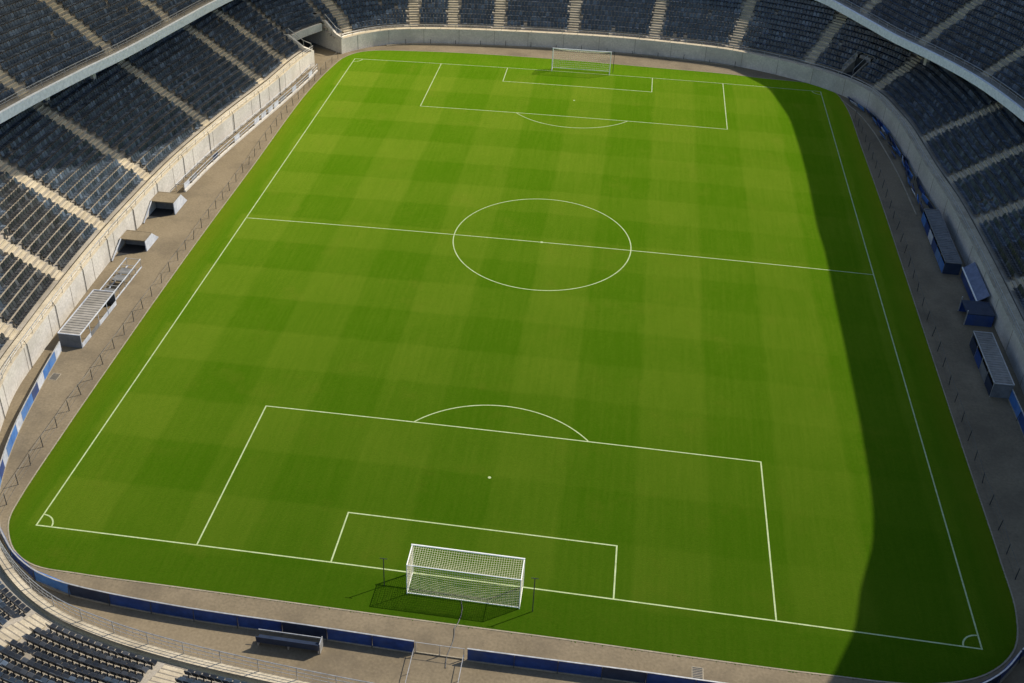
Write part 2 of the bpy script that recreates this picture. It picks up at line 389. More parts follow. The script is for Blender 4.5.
# ------------------------------------------------------------------ seats (templates)
def seat_shape():
    """pan and back of one moulded seat, facing +y, origin on the tread below it"""
    pan, back = MB(), MB()
    w = .215
    prof = [(-.17, .41), (-.02, .385), (.19, .43), (.25, .42)]        # y,z along the pan
    vs = [(sx * (w if k < 2 else w - .03 * (k - 1)), y, z) for (k, (y, z)) in enumerate(prof) for sx in (-1, 1)] + [(sx * w, y, z - .05) for y, z in prof for sx in (-1, 1)]
    n = len(prof); fs = []
    for k in range(n - 1):
        fs += [(2 * k, 2 * k + 1, 2 * k + 3, 2 * k + 2), (8 + 2 * k, 8 + 2 * k + 2, 8 + 2 * k + 3, 8 + 2 * k + 1), (2 * k, 2 * k + 2, 8 + 2 * k + 2, 8 + 2 * k), (2 * k + 1, 8 + 2 * k + 1, 8 + 2 * k + 3, 2 * k + 3)]
    fs += [(6, 7, 15, 14)]
    pan.add(vs, fs)
    out = [(-w, .42), (w, .42), (w + .015, .72), (w - .06, .90), (-w + .06, .90), (-w - .015, .72)]
    def yb(z): return -.17 - (z - .42) * .26
    vs = [(x, yb(z) + .025 - .04 * (1 - (x / w) ** 2), z) for x, z in out] + [(x, yb(z) - .03 - .04 * (1 - (x / w) ** 2), z) for x, z in out]
    back.add(vs, [(0, 1, 2, 3, 4, 5)[::-1], (6, 7, 8, 9, 10, 11)] + [(i, (i + 1) % 6, 6 + (i + 1) % 6, 6 + i) for i in range(6)])
    return pan, back
PAN, BACK = seat_shape()
sv = np.array(PAN.v + BACK.v); sf = [tuple(f) for f in PAN.f] + [tuple(i + len(PAN.v) for i in f) for f in BACK.f]
leg = MB(); leg.box((0, -.17, .2), (.06, .05, .40))

seat_spots = []     # (x,y,z,rotz,row,s,tier)
def seat_row(P, N, S, zrow, d, row, s_lo, s_hi, aisles, skip, tier):
    m = (S >= s_lo) & (S <= s_hi); idx = np.where(m)[0]
    if len(idx) < 4: return
    dd = d[idx] if hasattr(d, '__len__') else np.full(len(idx), d)
    Q = P[idx, :2] + dd[:, None] * N[idx]; L = np.r_[0, np.cumsum(np.linalg.norm(np.diff(Q, axis=0), axis=1))]
    n = int(L[-1] / .5); off = (L[-1] - n * .5) / 2 + .25
    pos = off + .5 * np.arange(n)
    qx = np.interp(pos, L, Q[:, 0]); qy = np.interp(pos, L, Q[:, 1]); ss = np.interp(pos, L, S[idx])
    nx = np.interp(pos, L, N[idx, 0]); ny = np.interp(pos, L, N[idx, 1]); zz = np.interp(pos, L, zrow[idx])
    al = np.array([np.interp(a, S[idx], L, left=-99, right=-99) for a in aisles])
    for k in range(n):
        if len(al) and np.min(np.abs(al - pos[k])) < 1.0: continue
        if skip and skip(ss[k], row): continue
        if rng.random() < .006: continue
        seat_spots.append((qx[k], qy[k], zz[k], math.atan2(-ny[k], -nx[k]) - PI / 2, row, ss[k], tier))

# ------------------------------------------------------------------ stands
def terrace(mbt, P, N, S, idx, z0, d0, tread, rise, rows, first=0, back=None):
    """stepped concrete over curve samples idx"""
    prof_n = None; vs = []
    for j in idx:
        pts = []
        for i in range(first, rows):
            d = d0[j] + tread[j] * i; z = z0[j] + rise[j] * i
            pts += [(d, z), (d + tread[j], z)]
        prof_n = len(pts)
        for d, z in pts: vs.append((P[j, 0] + d * N[j, 0], P[j, 1] + d * N[j, 1], z))
    fs = []
    for a in range(len(idx) - 1):
        for k in range(prof_n - 1):
            fs.append((a * prof_n + k, a * prof_n + k + 1, (a + 1) * prof_n + k + 1, (a + 1) * prof_n + k))
    mbt.add(vs, fs)
def stairs(P, N, S, s, z0, d0, tread, rise, rows, first, parent, width=1.5):
    j = int(np.argmin(np.abs(S - s))); n = N[j]; t = np.array([n[1], -n[0]]); p = P[j, :2]
    m = MB(); ang = math.atan2(n[1], n[0]) - PI / 2
    for i in range(first, rows):
        d = d0[j] + tread[j] * i; z = z0[j] + rise[j] * i; tr, ri = tread[j], rise[j]
        c = p + n * (d + tr / 2); m.box((c[0], c[1], z + .008 + .0), (width, tr - .012, .03), ang)
        c = p + n * (d + .05); m.box((c[0], c[1], z + .026), (width - .02, .07, .012), ang, 1)  # dark strip painted in as the shadow line between steps
        if i < rows - 1: c = p + n * (d + tr * .5 + .05); m.box((c[0], c[1], z + ri / 2 + .014), (width - .03, .07, .012), ang, 1)
        if i < rows - 1:
            c = p + n * (d + tr * .75); m.box((c[0], c[1], z + ri / 4 + .01), (width - .01, tr / 2 - .01, ri / 2), ang)
    return m.build('stair_flight', [M['step'], M['shade_joint']], parent)

ROWS = 18
z0L = H0 - .02; d0L = np.array([1.0 + .35 * blend(s) for s in WS])
FW = []
def lower_stand(label, s_lo, s_hi, tun, aisles, loc, wall_mats, skip):
    t = thing('spectator_stand', label, 'stand', loc)
    idx = [j for j in range(0, len(WS), 3) if s_lo - .4 <= WS[j] <= s_hi + .4]
    m = MB()
    if skip:
        for lo, hi, f in ((s_lo - .4, VOM - .85, 0), (VOM - .95, VOM + .95, 3), (VOM + .85, s_hi + .4, 0)):
            terrace(m, WP, WN, WS, [j for j in range(0, len(WS)) if lo <= WS[j] <= hi][::(1 if f else 2)], z0L, d0L, TREAD, RISE, ROWS, f)
    else: terrace(m, WP, WN, WS, idx, z0L, d0L, TREAD, RISE, ROWS)
    m.build('terrace', M['concrete'], t)
    # front wall with walkway slab behind it
    m = MB(); wl = [.55 - .27 * blend(s) for s in WS]; wd = [.50 - .34 * blend(s) for s in WS]
    vs = []; prof_n = 8
    for j in idx:
        for d, z in ((0, 0), (0, H0[j]), (wl[j], H0[j]), (wl[j], H0[j] - wd[j]), (d0L[j] + .02, H0[j] - wd[j]), (d0L[j] + .02, H0[j] - .7), (.3, H0[j] - .7), (.3, 0)):
            vs.append((WP[j, 0] + d * WN[j, 0], WP[j, 1] + d * WN[j, 1], z))
    fs = []; mi = []
    for a in range(len(idx) - 1):
        j = idx[a]
        for k in range(prof_n):
            k2 = (k + 1) % prof_n
            fs.append((a * prof_n + k, a * prof_n + k2, (a + 1) * prof_n + k2, (a + 1) * prof_n + k))
            mi.append(0 if k == 0 and wall_mats(WS[j]) else (1 if k == 0 else 2))
    o = len(m.v); m.v += vs; m.f += fs + [tuple(range(prof_n))[::-1], tuple((len(idx) - 1) * prof_n + k for k in range(prof_n))]; m.m += mi + [1, 1]
    fw = m.build('front_wall', [M['wallpale'], M['wallgrey'], M['step']], t)
    # rail on the wall
    m = MB(); top = []
    for q, j in enumerate(idx):
        if WS[j] < ws((-39, -43.5)): continue
        p = WP[j] + .16 * WN[j]; top.append((p[0], p[1], H0[j] + .62))
        if q % 3 == 0: m.bar((p[0], p[1], H0[j]), (p[0], p[1], H0[j] + .62), .045)
    m.tube(top, .032, 5); m.tube([(x, y, z - .3) for x, y, z in top], .018, 4)
    sub(m, 'handrail', M['metal'], fw)
    FW.append(fw)
    for a in aisles: stairs(WP, WN, WS, ws(a), z0L, d0L, TREAD, RISE, ROWS, 0, t)
    al = [ws(a) for a in aisles]
    for i in range(ROWS):
        seat_row(WP, WN, WS, z0L + RISE * i, d0L + TREAD * (i + .52), i, s_lo + .2, s_hi - .2, al, skip, 'lower')
    return t

A_LEFT = [(2, -60.6), (-8, -60.3), (-17.3, -59.5), (-26.9, -57.3), (-34.5, -51.5), (-40.5, -39.3), (-42.3, -29.4), (-42.7, -19.4), (-43.1, -9.5), (-43, 2.2), (-41.8, 17.3), (-40, 32.3), (-38.6, 40.2)]
A_RIGHT = [(-33.4, 53), (-25.2, 57.7), (-19.8, 58.7), (-13.2, 59.3), (-2.2, 59.9), (9.5, 59.6), (20.6, 57.8), (30.4, 53.2), (37.6, 45.3), (40.2, 29.5), (41.2, 18.2), (42.0, 8.2), (42.4, -4.6), (42.4, -17)]
# tunnel gap: the stands end at the tunnel walls below row TROW and run over it above
TROW = 3
S_END = WS[-1]
VOM = ws((34.7, 49.4))
ls = lower_stand('lower left seating stand with pale front wall, curving from the near corner to the tunnel', .5, S_TUN0 - .1, False, A_LEFT, (-43, 0, 0),
                 lambda s: ws((-36, -49)) < s < ws((-38.6, 38)), None)
rs = lower_stand('lower far and right seating stand with grey front wall, beyond the tunnel', S_TUN1 + .1, S_END, False, A_RIGHT, (42, 10, 0),
                 lambda s: s > ws((31, 52.6)), lambda s, r: (abs(s - VOM) < 1.25 and r < 4))
# tunnel (part of the left stand): side walls, lintel, rows above, shade inside painted near-black
idx = [j for j in range(0, len(WS), 1) if S_TUN0 - .3 <= WS[j] <= S_TUN1 + .3]
m = MB(); terrace(m, WP, WN, WS, idx[::2] + [idx[-1]], z0L, d0L, TREAD, RISE, ROWS, TROW); m.build('bridge_terrace', M['concrete'], ls)
dT = D0 + .8 * TROW
for j, sg in ((idx[0], 1), (idx[-1], -1)):
    m = MB(); n = WN[j]; p = WP[j]; tt = np.array([n[1], -n[0]]) * .16
    prof = [(0, 0), (dT, 0), (dT + 10, 0), (dT + 10, 2.3), (dT, H0[j] + .49 * TROW + .35), (D0, H0[j] + .45), (0, H0[j] + .2)]
    a = [(p[0] + d * n[0] - tt[0], p[1] + d * n[1] - tt[1], z) for d, z in prof]; b = [(p[0] + d * n[0] + tt[0], p[1] + d * n[1] + tt[1], z) for d, z in prof]
    k = len(prof); m.add(a + b, [tuple(range(k)), tuple(range(k, 2 * k))[::-1]] + [(i, k + i, k + (i + 1) % k, (i + 1) % k) for i in range(k)])
    tw = m.build('tunnel_wall', M['wallgrey'], ls)
    m = MB(); tp = [(p[0] + d * n[0], p[1] + d * n[1], z) for d, z in ((.1, H0[j] + 1.1), (D0, H0[j] + 1.35), (dT, H0[j] + .49 * TROW + 1.25))]
    m.tube(tp, .05, 5)
    for x, y, z in tp: m.bar((x, y, z - 1.0), (x, y, z), .05)
    sub(m, 'tunnel_handrail', M['metal'], tw)
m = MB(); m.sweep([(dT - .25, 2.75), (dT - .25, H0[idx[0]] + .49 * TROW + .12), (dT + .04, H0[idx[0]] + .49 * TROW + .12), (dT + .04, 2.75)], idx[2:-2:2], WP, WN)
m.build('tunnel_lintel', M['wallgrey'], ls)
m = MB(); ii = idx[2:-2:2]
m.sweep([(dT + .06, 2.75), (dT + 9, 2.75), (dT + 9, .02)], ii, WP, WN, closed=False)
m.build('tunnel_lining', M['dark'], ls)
for i in range(TROW, ROWS):
    seat_row(WP, WN, WS, z0L + RISE * i, d0L + TREAD * (i + .52), i, S_TUN0, S_TUN1, [], None, 'lower')
# drain pipes down the pale left wall, and slim poles on the right one
for y0 in np.arange(-38, 38, 6.6):
    j = nearest(WP, (-42.5, y0 + rng.uniform(-1, 1))); p = WP[j] - .06 * WN[j]
    m = MB(); m.tube([(p[0], p[1], .05), (p[0], p[1], H0[j] - .05), (p[0] + .2 * WN[j, 0], p[1] + .2 * WN[j, 1], H0[j] + .35)], .035, 5)
    sub(m, 'drain_pipe', M['pole'], FW[0])
# vertical joints between the wall panels
for fw_, lo, hi in ((FW[0], ws((-12, -60)), S_TUN0 - 2), (FW[1], S_TUN1 + 3, S_END - 3)):
    for s_ in np.arange(lo, hi, 5.2):
        j = int(s_ / .25); p = WP[j] - .004 * WN[j]; m = MB(); m.box((p[0], p[1], H0[j] / 2), (.045, .03, H0[j] - .08), math.atan2(WN[j, 1], WN[j, 0]) - PI / 2)
        sub(m, 'panel_joint', M['shade_joint'], fw_)
# vomitory in the right stand near the far corner
VROW = 3; jv = nearest(WP, (34.7, 49.4)); n = WN[jv]; t2 = np.array([n[1], -n[0]]); ang = math.atan2(n[1], n[0]) - PI / 2; dV = d0L[jv] + TREAD[jv] * VROW
def vp(d, s): q = WP[jv] + d * n + s * t2; return q[0], q[1]
for sg in (-1, 1):
    m = MB(); prof = [(d0L[jv], H0[jv] - .3), (dV + .1, H0[jv] - .3), (dV + .1, H0[jv] + RISE[jv] * VROW + .12), (d0L[jv], H0[jv] + .15)]
    a = [(*vp(d, sg * .82), z) for d, z in prof]; b = [(*vp(d, sg * .98), z) for d, z in prof]
    m.add(a + b, [(0, 1, 2, 3), (7, 6, 5, 4)] + [(i, 4 + i, 4 + (i + 1) % 4, (i + 1) % 4) for i in range(4)])
    vw = m.build('vomitory_wall', M['shade_joint'], rs)  # dark tone puts the opening's shade into the walls
    m = MB(); tp = [(*vp(d, sg * .9), z) for d, z in ((d0L[jv], H0[jv] + 1.1), (dV, H0[jv] + RISE[jv] * VROW + 1.1))]; m.tube(tp, .035, 5)
    for q in tp: m.bar((q[0], q[1], q[2] - .6), q, .045)
    sub(m, 'vomitory_rail', M['metal'], vw)
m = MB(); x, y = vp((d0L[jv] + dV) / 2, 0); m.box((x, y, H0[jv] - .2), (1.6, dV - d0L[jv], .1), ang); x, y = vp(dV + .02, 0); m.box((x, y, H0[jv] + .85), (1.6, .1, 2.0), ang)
m.build('vomitory_shade', M['dark'], rs)  # black floor and back plate, the opening's shade as colour
# upper stands --------------------------------------------------------
UL = [(-49, -56, 13.1), (-53, -46, 12.9), (-55.2, -34, 12.6), (-55.7, -22, 12.4), (-55.4, -13.6, 12.2), (-54.5, -7.7, 12.0), (-53.8, -2.8, 11.9), (-53.0, 2.3, 11.7), (-52.0, 8.0, 11.5), (-50.9, 14.1, 11.2), (-50.0, 21.6, 10.8), (-49.0, 29.4, 10.5), (-48.2, 35.8, 10.2),
      (-47.0, 42.0, 10.0), (-44.5, 50, 9.7), (-39.5, 58, 9.5), (-32, 64.3, 9.3), (-20, 68.4, 9.1), (-8, 69.6, 9.0), (0.5, 69.8, 9.0)]
UR = [(.7, 69.8, 9.0), (10, 69.5, 9.0), (20, 67.9, 8.9), (27, 65.6, 8.8), (32.0, 62.3, 8.5), (35.1, 58.3, 8.05), (37.8, 53.5, 7.85), (40.1, 48.5, 7.85), (43.6, 41.4, 8.1), (46.9, 32.6, 8.5), (49.3, 20.6, 9.1), (50.6, 9.1, 9.5), (51.2, -4, 9.9), (51, -18, 10.2), (49.6, -32, 10.5), (46, -44, 10.8)]
UROWS = 27
def upper_stand(label, ctrl, aisles, loc, roof):
    P, S = spline(ctrl); N = normals(P, 61); Z = P[:, 2]
    t = thing('upper_stand', label, 'stand', loc)
    n = len(S); idx = list(range(0, n, 4))
    k = np.hanning(43)[1:-1]; k /= k.sum(); Z = np.convolve(np.pad(Z, 20, mode='edge'), k, 'valid')
    # fascia beam with a soffit
    m = MB(); m.sweep([(0, 0), (0, 1.0), (.35, 1.0), (.35, 0)], idx, P, N, zf=lambda j: Z[j])
    m.build('fascia', M['fascia'], t)
    m = MB(); m.sweep([(.36, .05), (.36, .8), (1.3, .8), (1.3, .5), (6, 2.6), (6, 2.0), (1.3, .05)], idx, P, N, zf=lambda j: Z[j])
    m.build('walkway_slab', M['concrete'], t)
    z0 = Z + .82; d0 = np.full(n, 1.25); tr = np.full(n, .8); ri = np.full(n, .55)
    m = MB(); terrace(m, P, N, S, idx, z0, d0, tr, ri, UROWS); m.build('terrace', M['concrete'], t)
    m = MB()
    for dz, r in ((1.55, .03), (1.25, .02)):
        m.tube([(P[j, 0] + .95 * N[j, 0], P[j, 1] + .95 * N[j, 1], Z[j] + dz) for j in idx], r, 5)
    for q, j in enumerate(idx):
        if q % 2 == 0:
            p = P[j, :2] + .95 * N[j]; m.bar((*p, Z[j] + .8), (*p, Z[j] + 1.55), .045)
    m.build('guard_rail', M['metal'], t)
    al = [S[nearest(P, a)] for a in aisles]
    for a in al: stairs(P, N, S, a, z0, d0, tr, ri, UROWS, 0, t)
    for i in range(UROWS):
        seat_row(P, N, S, z0 + ri * i, d0 + tr * (i + .52), i, .3, S[-1] - .3, al, None, 'upper')
    dB = 1.25 + .8 * UROWS
    m = MB(); m.sweep([(dB, -12), (dB, 21.5), (dB + .3, 21.5), (dB + .3, -12)], idx, P, N, zf=lambda j: Z[j])
    m.build('back_wall', M['wallgrey'], t)
    # columns below the fascia
    for q in range(6, n, 34):
        p = P[q, :2] + 3.2 * N[q]; m = MB(); m.box((*p, Z[q] / 2 + 1.4), (.5, .5, Z[q] + 0), math.atan2(N[q, 1], N[q, 0])); m.build('support_column', M['wallgrey'], t)
    # roof added out of view; inner edge shaped to place its shade
    rp, H, wid, lattice = roof
    RP, RS = spline(rp); RN = normals(RP, 61)
    if lattice: RP = RP + .35 * RN
    ri_ = list(range(0, len(RS), 4))
    m = MB()
    def strip(da, db):
        m.sweep([(da, H + da * .1), (da, H + .5 + da * .1), (db, H + .5 + db * .1), (db, H + db * .1)], ri_, RP, RN)
    if lattice:
        strip(0, wid)
    else: m.sweep([(0, H), (wid, H + wid * .1)], ri_, RP, RN, closed=False)
    m.build('roof', M['roofsheet' if lattice else 'clearroof'], t)
    return t
UNSEEN_ROOF_R = [(47.5, 84), (45.4, 78), (44.2, 73.2)] + [(43.3, 72.0), (46.1, 68.0), (48.2, 64.1), (49.5, 58.3), (50.2, 54.2), (50.5, 49.4), (50.8, 37.9), (50.7, 23.3), (50.9, 19.1), (50.8, 8.8), (50.8, 5.8), (50.7, -6.0), (50.6, -11.6), (50.2, -20.7), (49.6, -24.8), (48.2, -29.4), (47.3, -33.2), (46.2, -35.8), (45.3, -37.7)] + [(41.5, -43)]
UNSEEN_ROOF_L = [(-47, -27), (-42.5, -13), (-35, 1.7), (-28, 13.5), (-23.4, 24), (-21, 35), (-19.4, 46.5), (-17.8, 57.4), (-14.4, 67.3), (-9.4, 73.6), (-2.5, 80), (4, 88)]
ul = upper_stand('upper left seating tier of dark seats above a pale grey fascia beam', UL, [(-55.7, -30), (-55.7, -15.5), (-53.9, -1.6), (-51.0, 13.6), (-49.3, 27.2), (-47.6, 40)], (-55, 0, 0), (UNSEEN_ROOF_L, 30, 46, False))
ur = upper_stand('upper right seating tier above a pale grey fascia, all in shade', UR, [(36.0, 56.8), (41.8, 45.2), (46.7, 33.2), (49.8, 17), (51.2, 1)], (50, 20, 0), (UNSEEN_ROOF_R, 28, 30, True))

# ------------------------------------------------------------------ seats: nearest 300 in view are things, the rest one mass
A = np.array([(a[0], a[1], a[2] + .5) for a in seat_spots]); pj = see(A)
inm = (pj[:, 2] > 1) & (pj[:, 0] > -130) & (pj[:, 0] < 1154) & (pj[:, 1] > -150) & (pj[:, 1] < 790)
inf = (pj[:, 2] > 1) & (pj[:, 0] > 3) & (pj[:, 0] < 1021) & (pj[:, 1] > 4) & (pj[:, 1] < 678)
order = [i for i in np.argsort(pj[:, 2]) if inf[i] and seat_spots[i][6] == 'lower']
chosen = set(order[:300])
al = sorted(ws(a) for a in A_LEFT)
SA, SB, SCc = ws((-17.3, -59.5)), ws((-26.9, -57.3)), ws((-34.5, -51.5))
ORD = ['front', 'second', 'third', 'fourth', 'fifth', 'sixth', 'seventh', 'eighth', 'ninth', 'tenth', 'eleventh', 'twelfth', 'thirteenth', 'fourteenth', 'fifteenth', 'sixteenth', 'seventeenth', 'eighteenth']
def seat_label(row, s):
    if s < SA: b = 'near left corner, right of the second flight of steps'
    elif s < SB: b = 'near left corner, between the two flights of steps'
    elif s < SCc: b = 'near left corner, left of the first flight of steps'
    else: b = 'on the left side beyond the near corner'
    return 'charcoal seat, %s row, %s' % (ORD[row], b)
proto = PAN.build('stadium_seat', M['seat_one']); pl = leg
leg_o = leg.build('seat_bracket', M['pole'], proto); back_o = BACK.build('backrest', M['seat_one'], proto)
first = True
for i in order[:300]:
    x, y, z, rz, row, s, _ = seat_spots[i]
    if first: o, kids = proto, []; first = False
    else:
        o = proto.copy(); C.objects.link(o)
        for ch in (leg_o, back_o):
            c = ch.copy(); C.objects.link(c); c.parent = o
    o.location = (x, y, z); o.rotation_euler = (0, 0, rz + rng.normal(0, .02))
    tag(o, seat_label(row, s), 'seat', 'charcoal seats in the %s row of the near left corner' % ORD[row])
sel = [i for i in range(len(seat_spots)) if inm[i] and i not in chosen]
nv = len(sv); allv = np.zeros((len(sel) * nv, 3))
for k, i in enumerate(sel):
    x, y, z, rz = seat_spots[i][:4]; rz += rng.normal(0, .03); c, s = math.cos(rz), math.sin(rz)
    allv[k * nv:(k + 1) * nv] = np.stack([sv[:, 0] * c - sv[:, 1] * s + x, sv[:, 0] * s + sv[:, 1] * c + y, sv[:, 2] + z], 1)
allf = [tuple(j + k * nv for j in f) for k in range(len(sel)) for f in sf]
me = bpy.data.meshes.new('stadium_seats'); me.from_pydata(allv.tolist(), [], allf); me.materials.append(M['seat']); me.update()
so = bpy.data.objects.new('stadium_seats', me); C.objects.link(so)
tag(so, 'thousands of dark navy plastic seats filling the tiers', 'seats', kind='stuff')

# ------------------------------------------------------------------ goals
def goal(label, x0, x1, yl, out, depth, h, hb, net_step, loc, cord):
    """goal frame on the line yl; out = +1/-1 direction of the net"""
    t = thing('football_goal', label, 'goal', loc)
    z = crown((x0 + x1) / 2, yl); yb = yl + out * depth
    m = MB(); r = .06
    m.tube([(x0, yl, z - .15), (x0, yl, z + h)], r, 8); m.tube([(x1, yl, z - .15), (x1, yl, z + h)], r, 8); m.tube([(x0 - r, yl, z + h), (x1 + r, yl, z + h)], r, 8)
    m.build('goal_frame', M['white'], t)
    m = MB(); r = .035
    for x in (x0, x1):
        m.tube([(x, yl, z + h - .02), (x, yb, z + hb)], r, 6); m.tube([(x, yb, z + hb), (x, yb, z - .15)], r, 6); m.tube([(x, yl, z + .03), (x, yb, z + .03)], r, 6)
    m.tube([(x0, yb, z + .03), (x1, yb, z + .03)], r, 6); m.tube([(x0, yb, z + hb), (x1, yb, z + hb)], r, 6)
    nf = m.build('net_frame', M['white'], t)
    m = MB(); c = cord
    nx = int((x1 - x0) / net_step)
    ny = max(2, int(depth / net_step)); nz = max(2, int(hb / net_step))
    def sag(u, v): return .22 * math.sin(PI * u) * math.sin(PI * v)
    def top(u, v): return (x0 + (x1 - x0) * u, yl + (yb - yl) * v, z + h + (hb - h) * v - sag(u, v) - .03)
    def rear(u, v): return (x0 + (x1 - x0) * u, yb + out * sag(u, v) * 1.5, z + hb * (1 - v))
    def grid(f, na, nb):
        for i in range(na + 1):
            for k in range(nb): m.bar(f(i / na, k / nb), f(i / na, (k + 1) / nb), c)
        for k in range(nb + 1):
            for i in range(0, na): m.bar(f(i / na, k / nb), f((i + 1) / na, k / nb), c)
    grid(top, nx, ny); grid(rear, nx, nz)
    for x in (x0, x1):
        grid(lambda u, v, x=x: (x, yl + (yb - yl) * u, z + (h + (hb - h) * u) * (1 - v)), ny, nz)
    sub(m, 'net', M['net'], nf)
    return t
goal('white box goal with sunlit net at the near goal line', -4.93, 2.70, -48.92, -1, 1.9, 2.66, 2.62, .16, (-1.0, -48.9, 0), .0135)
goal('white goal on the far goal line before the grey end wall', -4.2, 3.85, 49.4, 1, 1.4, 3.3, 2.75, .26, (-.2, 49.4, 0), .022)
def net_pole(x, y, h, label):
    t = thing('net_pole', label, 'pole', (x, y, 0), 'slim poles beside the goals')
    m = MB(); m.tube([(x, y, .0), (x, y, h)], .035, 6); m.build('pole', M['pole'], t)
    m = MB(); m.box((x, y, .05), (.35, .35, .09)); m.build('base_plate', M['metal'], t)
    m = MB(); m.tube([(x - .25, y, h), (x + .25, y, h)], .025, 5); m.build('cross_piece', M['pole'], t)
net_pole(-6.6, -50.4, 2.7, 'slim dark net pole standing left of the near goal')
net_pole(3.6, -50.9, 3.2, 'slim dark net pole standing right of the near goal')
net_pole(4.3, 50.7, 3.2, 'slim dark net pole standing right of the far goal')

# thin dark streak from the goal to the gate, and drain covers in the track
pts = [(-1.2, -50.9, crown(-1.2, -50.9) + .03)] + [(-1.2 + q * .05 + .12 * math.sin(q * 1.3), -50.9 - q * .6, .03 + max(0, crown(-1.2, -50.9 - q * .6))) for q in range(1, 4)] + [(-1.3 + .1 * math.sin(q), -53.2 - q * .55, .035) for q in range(0, 7)]  # thin dark tube laid along the ground
m = MB(); m.tube(pts, .035, 5); tag(m.build('streak', M['pole'], None, (-1.2, -53.5, 0)), 'thin dark cable lying from the near goal across the track to the gate', 'streak')
for x, y, lb in ((14.4, -54.1, 'dark drain cover in the track behind the near goal line, right of the goal'), (-31.4, 56.0, 'dark drain cover in the track beside the far left corner'), (-39.6, -31.5, 'dark drain cover in the track beside the blue and pale boards')):
    t = thing('drain_cover', lb, 'drain cover', (x, y, 0))
    m = MB(); m.box((x, y, .010), (.75, 1.0, .012)); m.build('frame', M['kerb'], t)
    m = MB()
    for q in range(7): m.box((x, y - .39 + .13 * q, .022), (.62, .07, .012))
    m.build('grate', M['pole'], t)

# ------------------------------------------------------------------ low fences along the grass
def fence(label, pts, step, h, loc, lean=0):
    P, S = spline(pts); N = normals(P)
    t = thing('post_fence', label, 'fence', loc)
    tops = []
    for k, s in enumerate(np.arange(0, S[-1], step)):
        j = int(s / .25); p = P[j]; ox = rng.normal(0, .05) + lean
        m = MB(); m.bar((p[0], p[1], 0), (p[0] + ox, p[1] + rng.normal(0, .05), h), .05); m.build('post', M['pole'], t)
        tops.append((p[0] + ox, p[1], h - .04))
    m = MB()
    for f, r in ((1, .022), (.55, .010), (.12, .010)):
        m.tube([(x, y, z * f) for x, y, z in tops], r, 4)
    m.build('wire', M['fencewire'], t)
fence('long low fence of thin dark posts along the left edge of the grass', [(-35.5, -49.5), (-36.1, -44), (-36.3, -30), (-36.5, -10), (-36.5, 10), (-36.5, 30), (-35.7, 44), (-35.0, 49.4)], 2.3, 1.1, (-36.3, 0, 0))
fence('long low fence of thin dark posts along the shaded right edge of the grass', [(36.3, -42), (36.35, -20), (36.4, 0), (36.5, 15), (36.4, 30), (36.1, 42)], 2.6, 1.05, (36.4, 0, 0))

# ------------------------------------------------------------------ advertising boards
def boards(label, pts, h, plen, mats, loc, rail=True, wob=0, gap=.03, lean=0, kerb=False):
    P, S = spline(pts); N = normals(P, 17)
    t = thing('perimeter_board', label, 'hoarding', loc)
    k = 0
    npan = max(1, round(S[-1] / plen)); plen = S[-1] / npan
    for s in np.arange(npan) * plen:
        a = P[int(s / .25)]; b = P[min(len(P) - 1, int((s + plen) / .25))]
        d = b - a; L = np.linalg.norm(d); ang = math.atan2(d[1], d[0]) + rng.normal(0, wob)
        c = (a + b) / 2 + np.array([-d[1], d[0]]) / L * rng.normal(0, wob * 1.5)
        hh = h * (1 + (rng.uniform(-.12, .05) if wob else 0))
        m = MB(); m.box((c[0], c[1], .06 + hh / 2), (L - gap, .06, hh), ang, 0, lean + rng.normal(0, wob * 1.2))
        pn = m.build('panel', M[mats[k % len(mats)]], t)
        if True:
            m = MB(); q = a + np.array([-d[1], d[0]]) / L * .16
            m.bar((*q, 0), (*(a + np.array([-d[1], d[0]]) / L * .05), h * .95), .04); sub(m, 'post', M['pole'], pn)
        k += 1
    if kerb:
        m = MB(); st = list(range(0, len(P), 3)); m.sweep([(-1.0, .004), (-1.0, .08), (-.85, .08), (-.85, .004)], st, P, N); m.build('kerb', M['kerb'], t)
    if rail:
        m = MB(); st = list(range(0, len(P), 3)) + [len(P) - 1]
        m.sweep([(-.04, h + .06), (-.04, h + .09), (.05, h + .09), (.05, h + .06)], st, P, N)
        m.build('top_rail', M['metal'], t)
        m = MB(); m.sweep([(-.08, .004), (-.08, .06), (.10, .06), (.10, .004)], st, P, N)
        m.build('base_rail', M['kerb'], t)
    return t
boards('curved run of blue and pale boards along the left track, below the pale wall', [(-40.8, -27.6), (-40.0, -33.5), (-38.7, -40.6), (-36.9, -46.4), (-34.9, -50.0)][::-1], .95, 1.5, ['blue2', 'paleb', 'blue2', 'blue2', 'blue', 'paleb', 'blue2'], (-39, -38, 0))
boards('long dark blue board fence curving round the near left corner behind the goal', [(-3.5, -55.6), (-9.9, -55.5), (-19.3, -55.4), (-26.5, -54.9), (-28.7, -54.5), (-30.3, -53.9), (-32.1, -52.8), (-33.7, -51.3), (-34.7, -50.2)], 1.0, 2.9, ['blue', 'blue', 'navyb', 'blue', 'blue', 'blue', 'blue', 'navyb', 'blue2', 'blue', 'blue2', 'blue'], (-18, -55.4, 0))
boards('dark blue board fence right of the gap behind the near goal', [(34.6, -49.6), (33.2, -51.4), (31, -53.1), (27, -54.6), (20, -55.4), (9.6, -55.5), (-.2, -55.6)], 1.0, 2.9, ['blue', 'navyb', 'blue', 'blue'], (12, -55.5, 0))
boards('blue board fence along the shaded right track beyond the ribbed shelter', [(41.0, -19.9), (41.0, -25.6), (40.2, -34), (38.4, -42.5), (36.2, -47.8), (34.7, -49.5)][::-1], 1.0, 2.9, ['blue', 'blue2', 'blue'], (40, -33, 0))
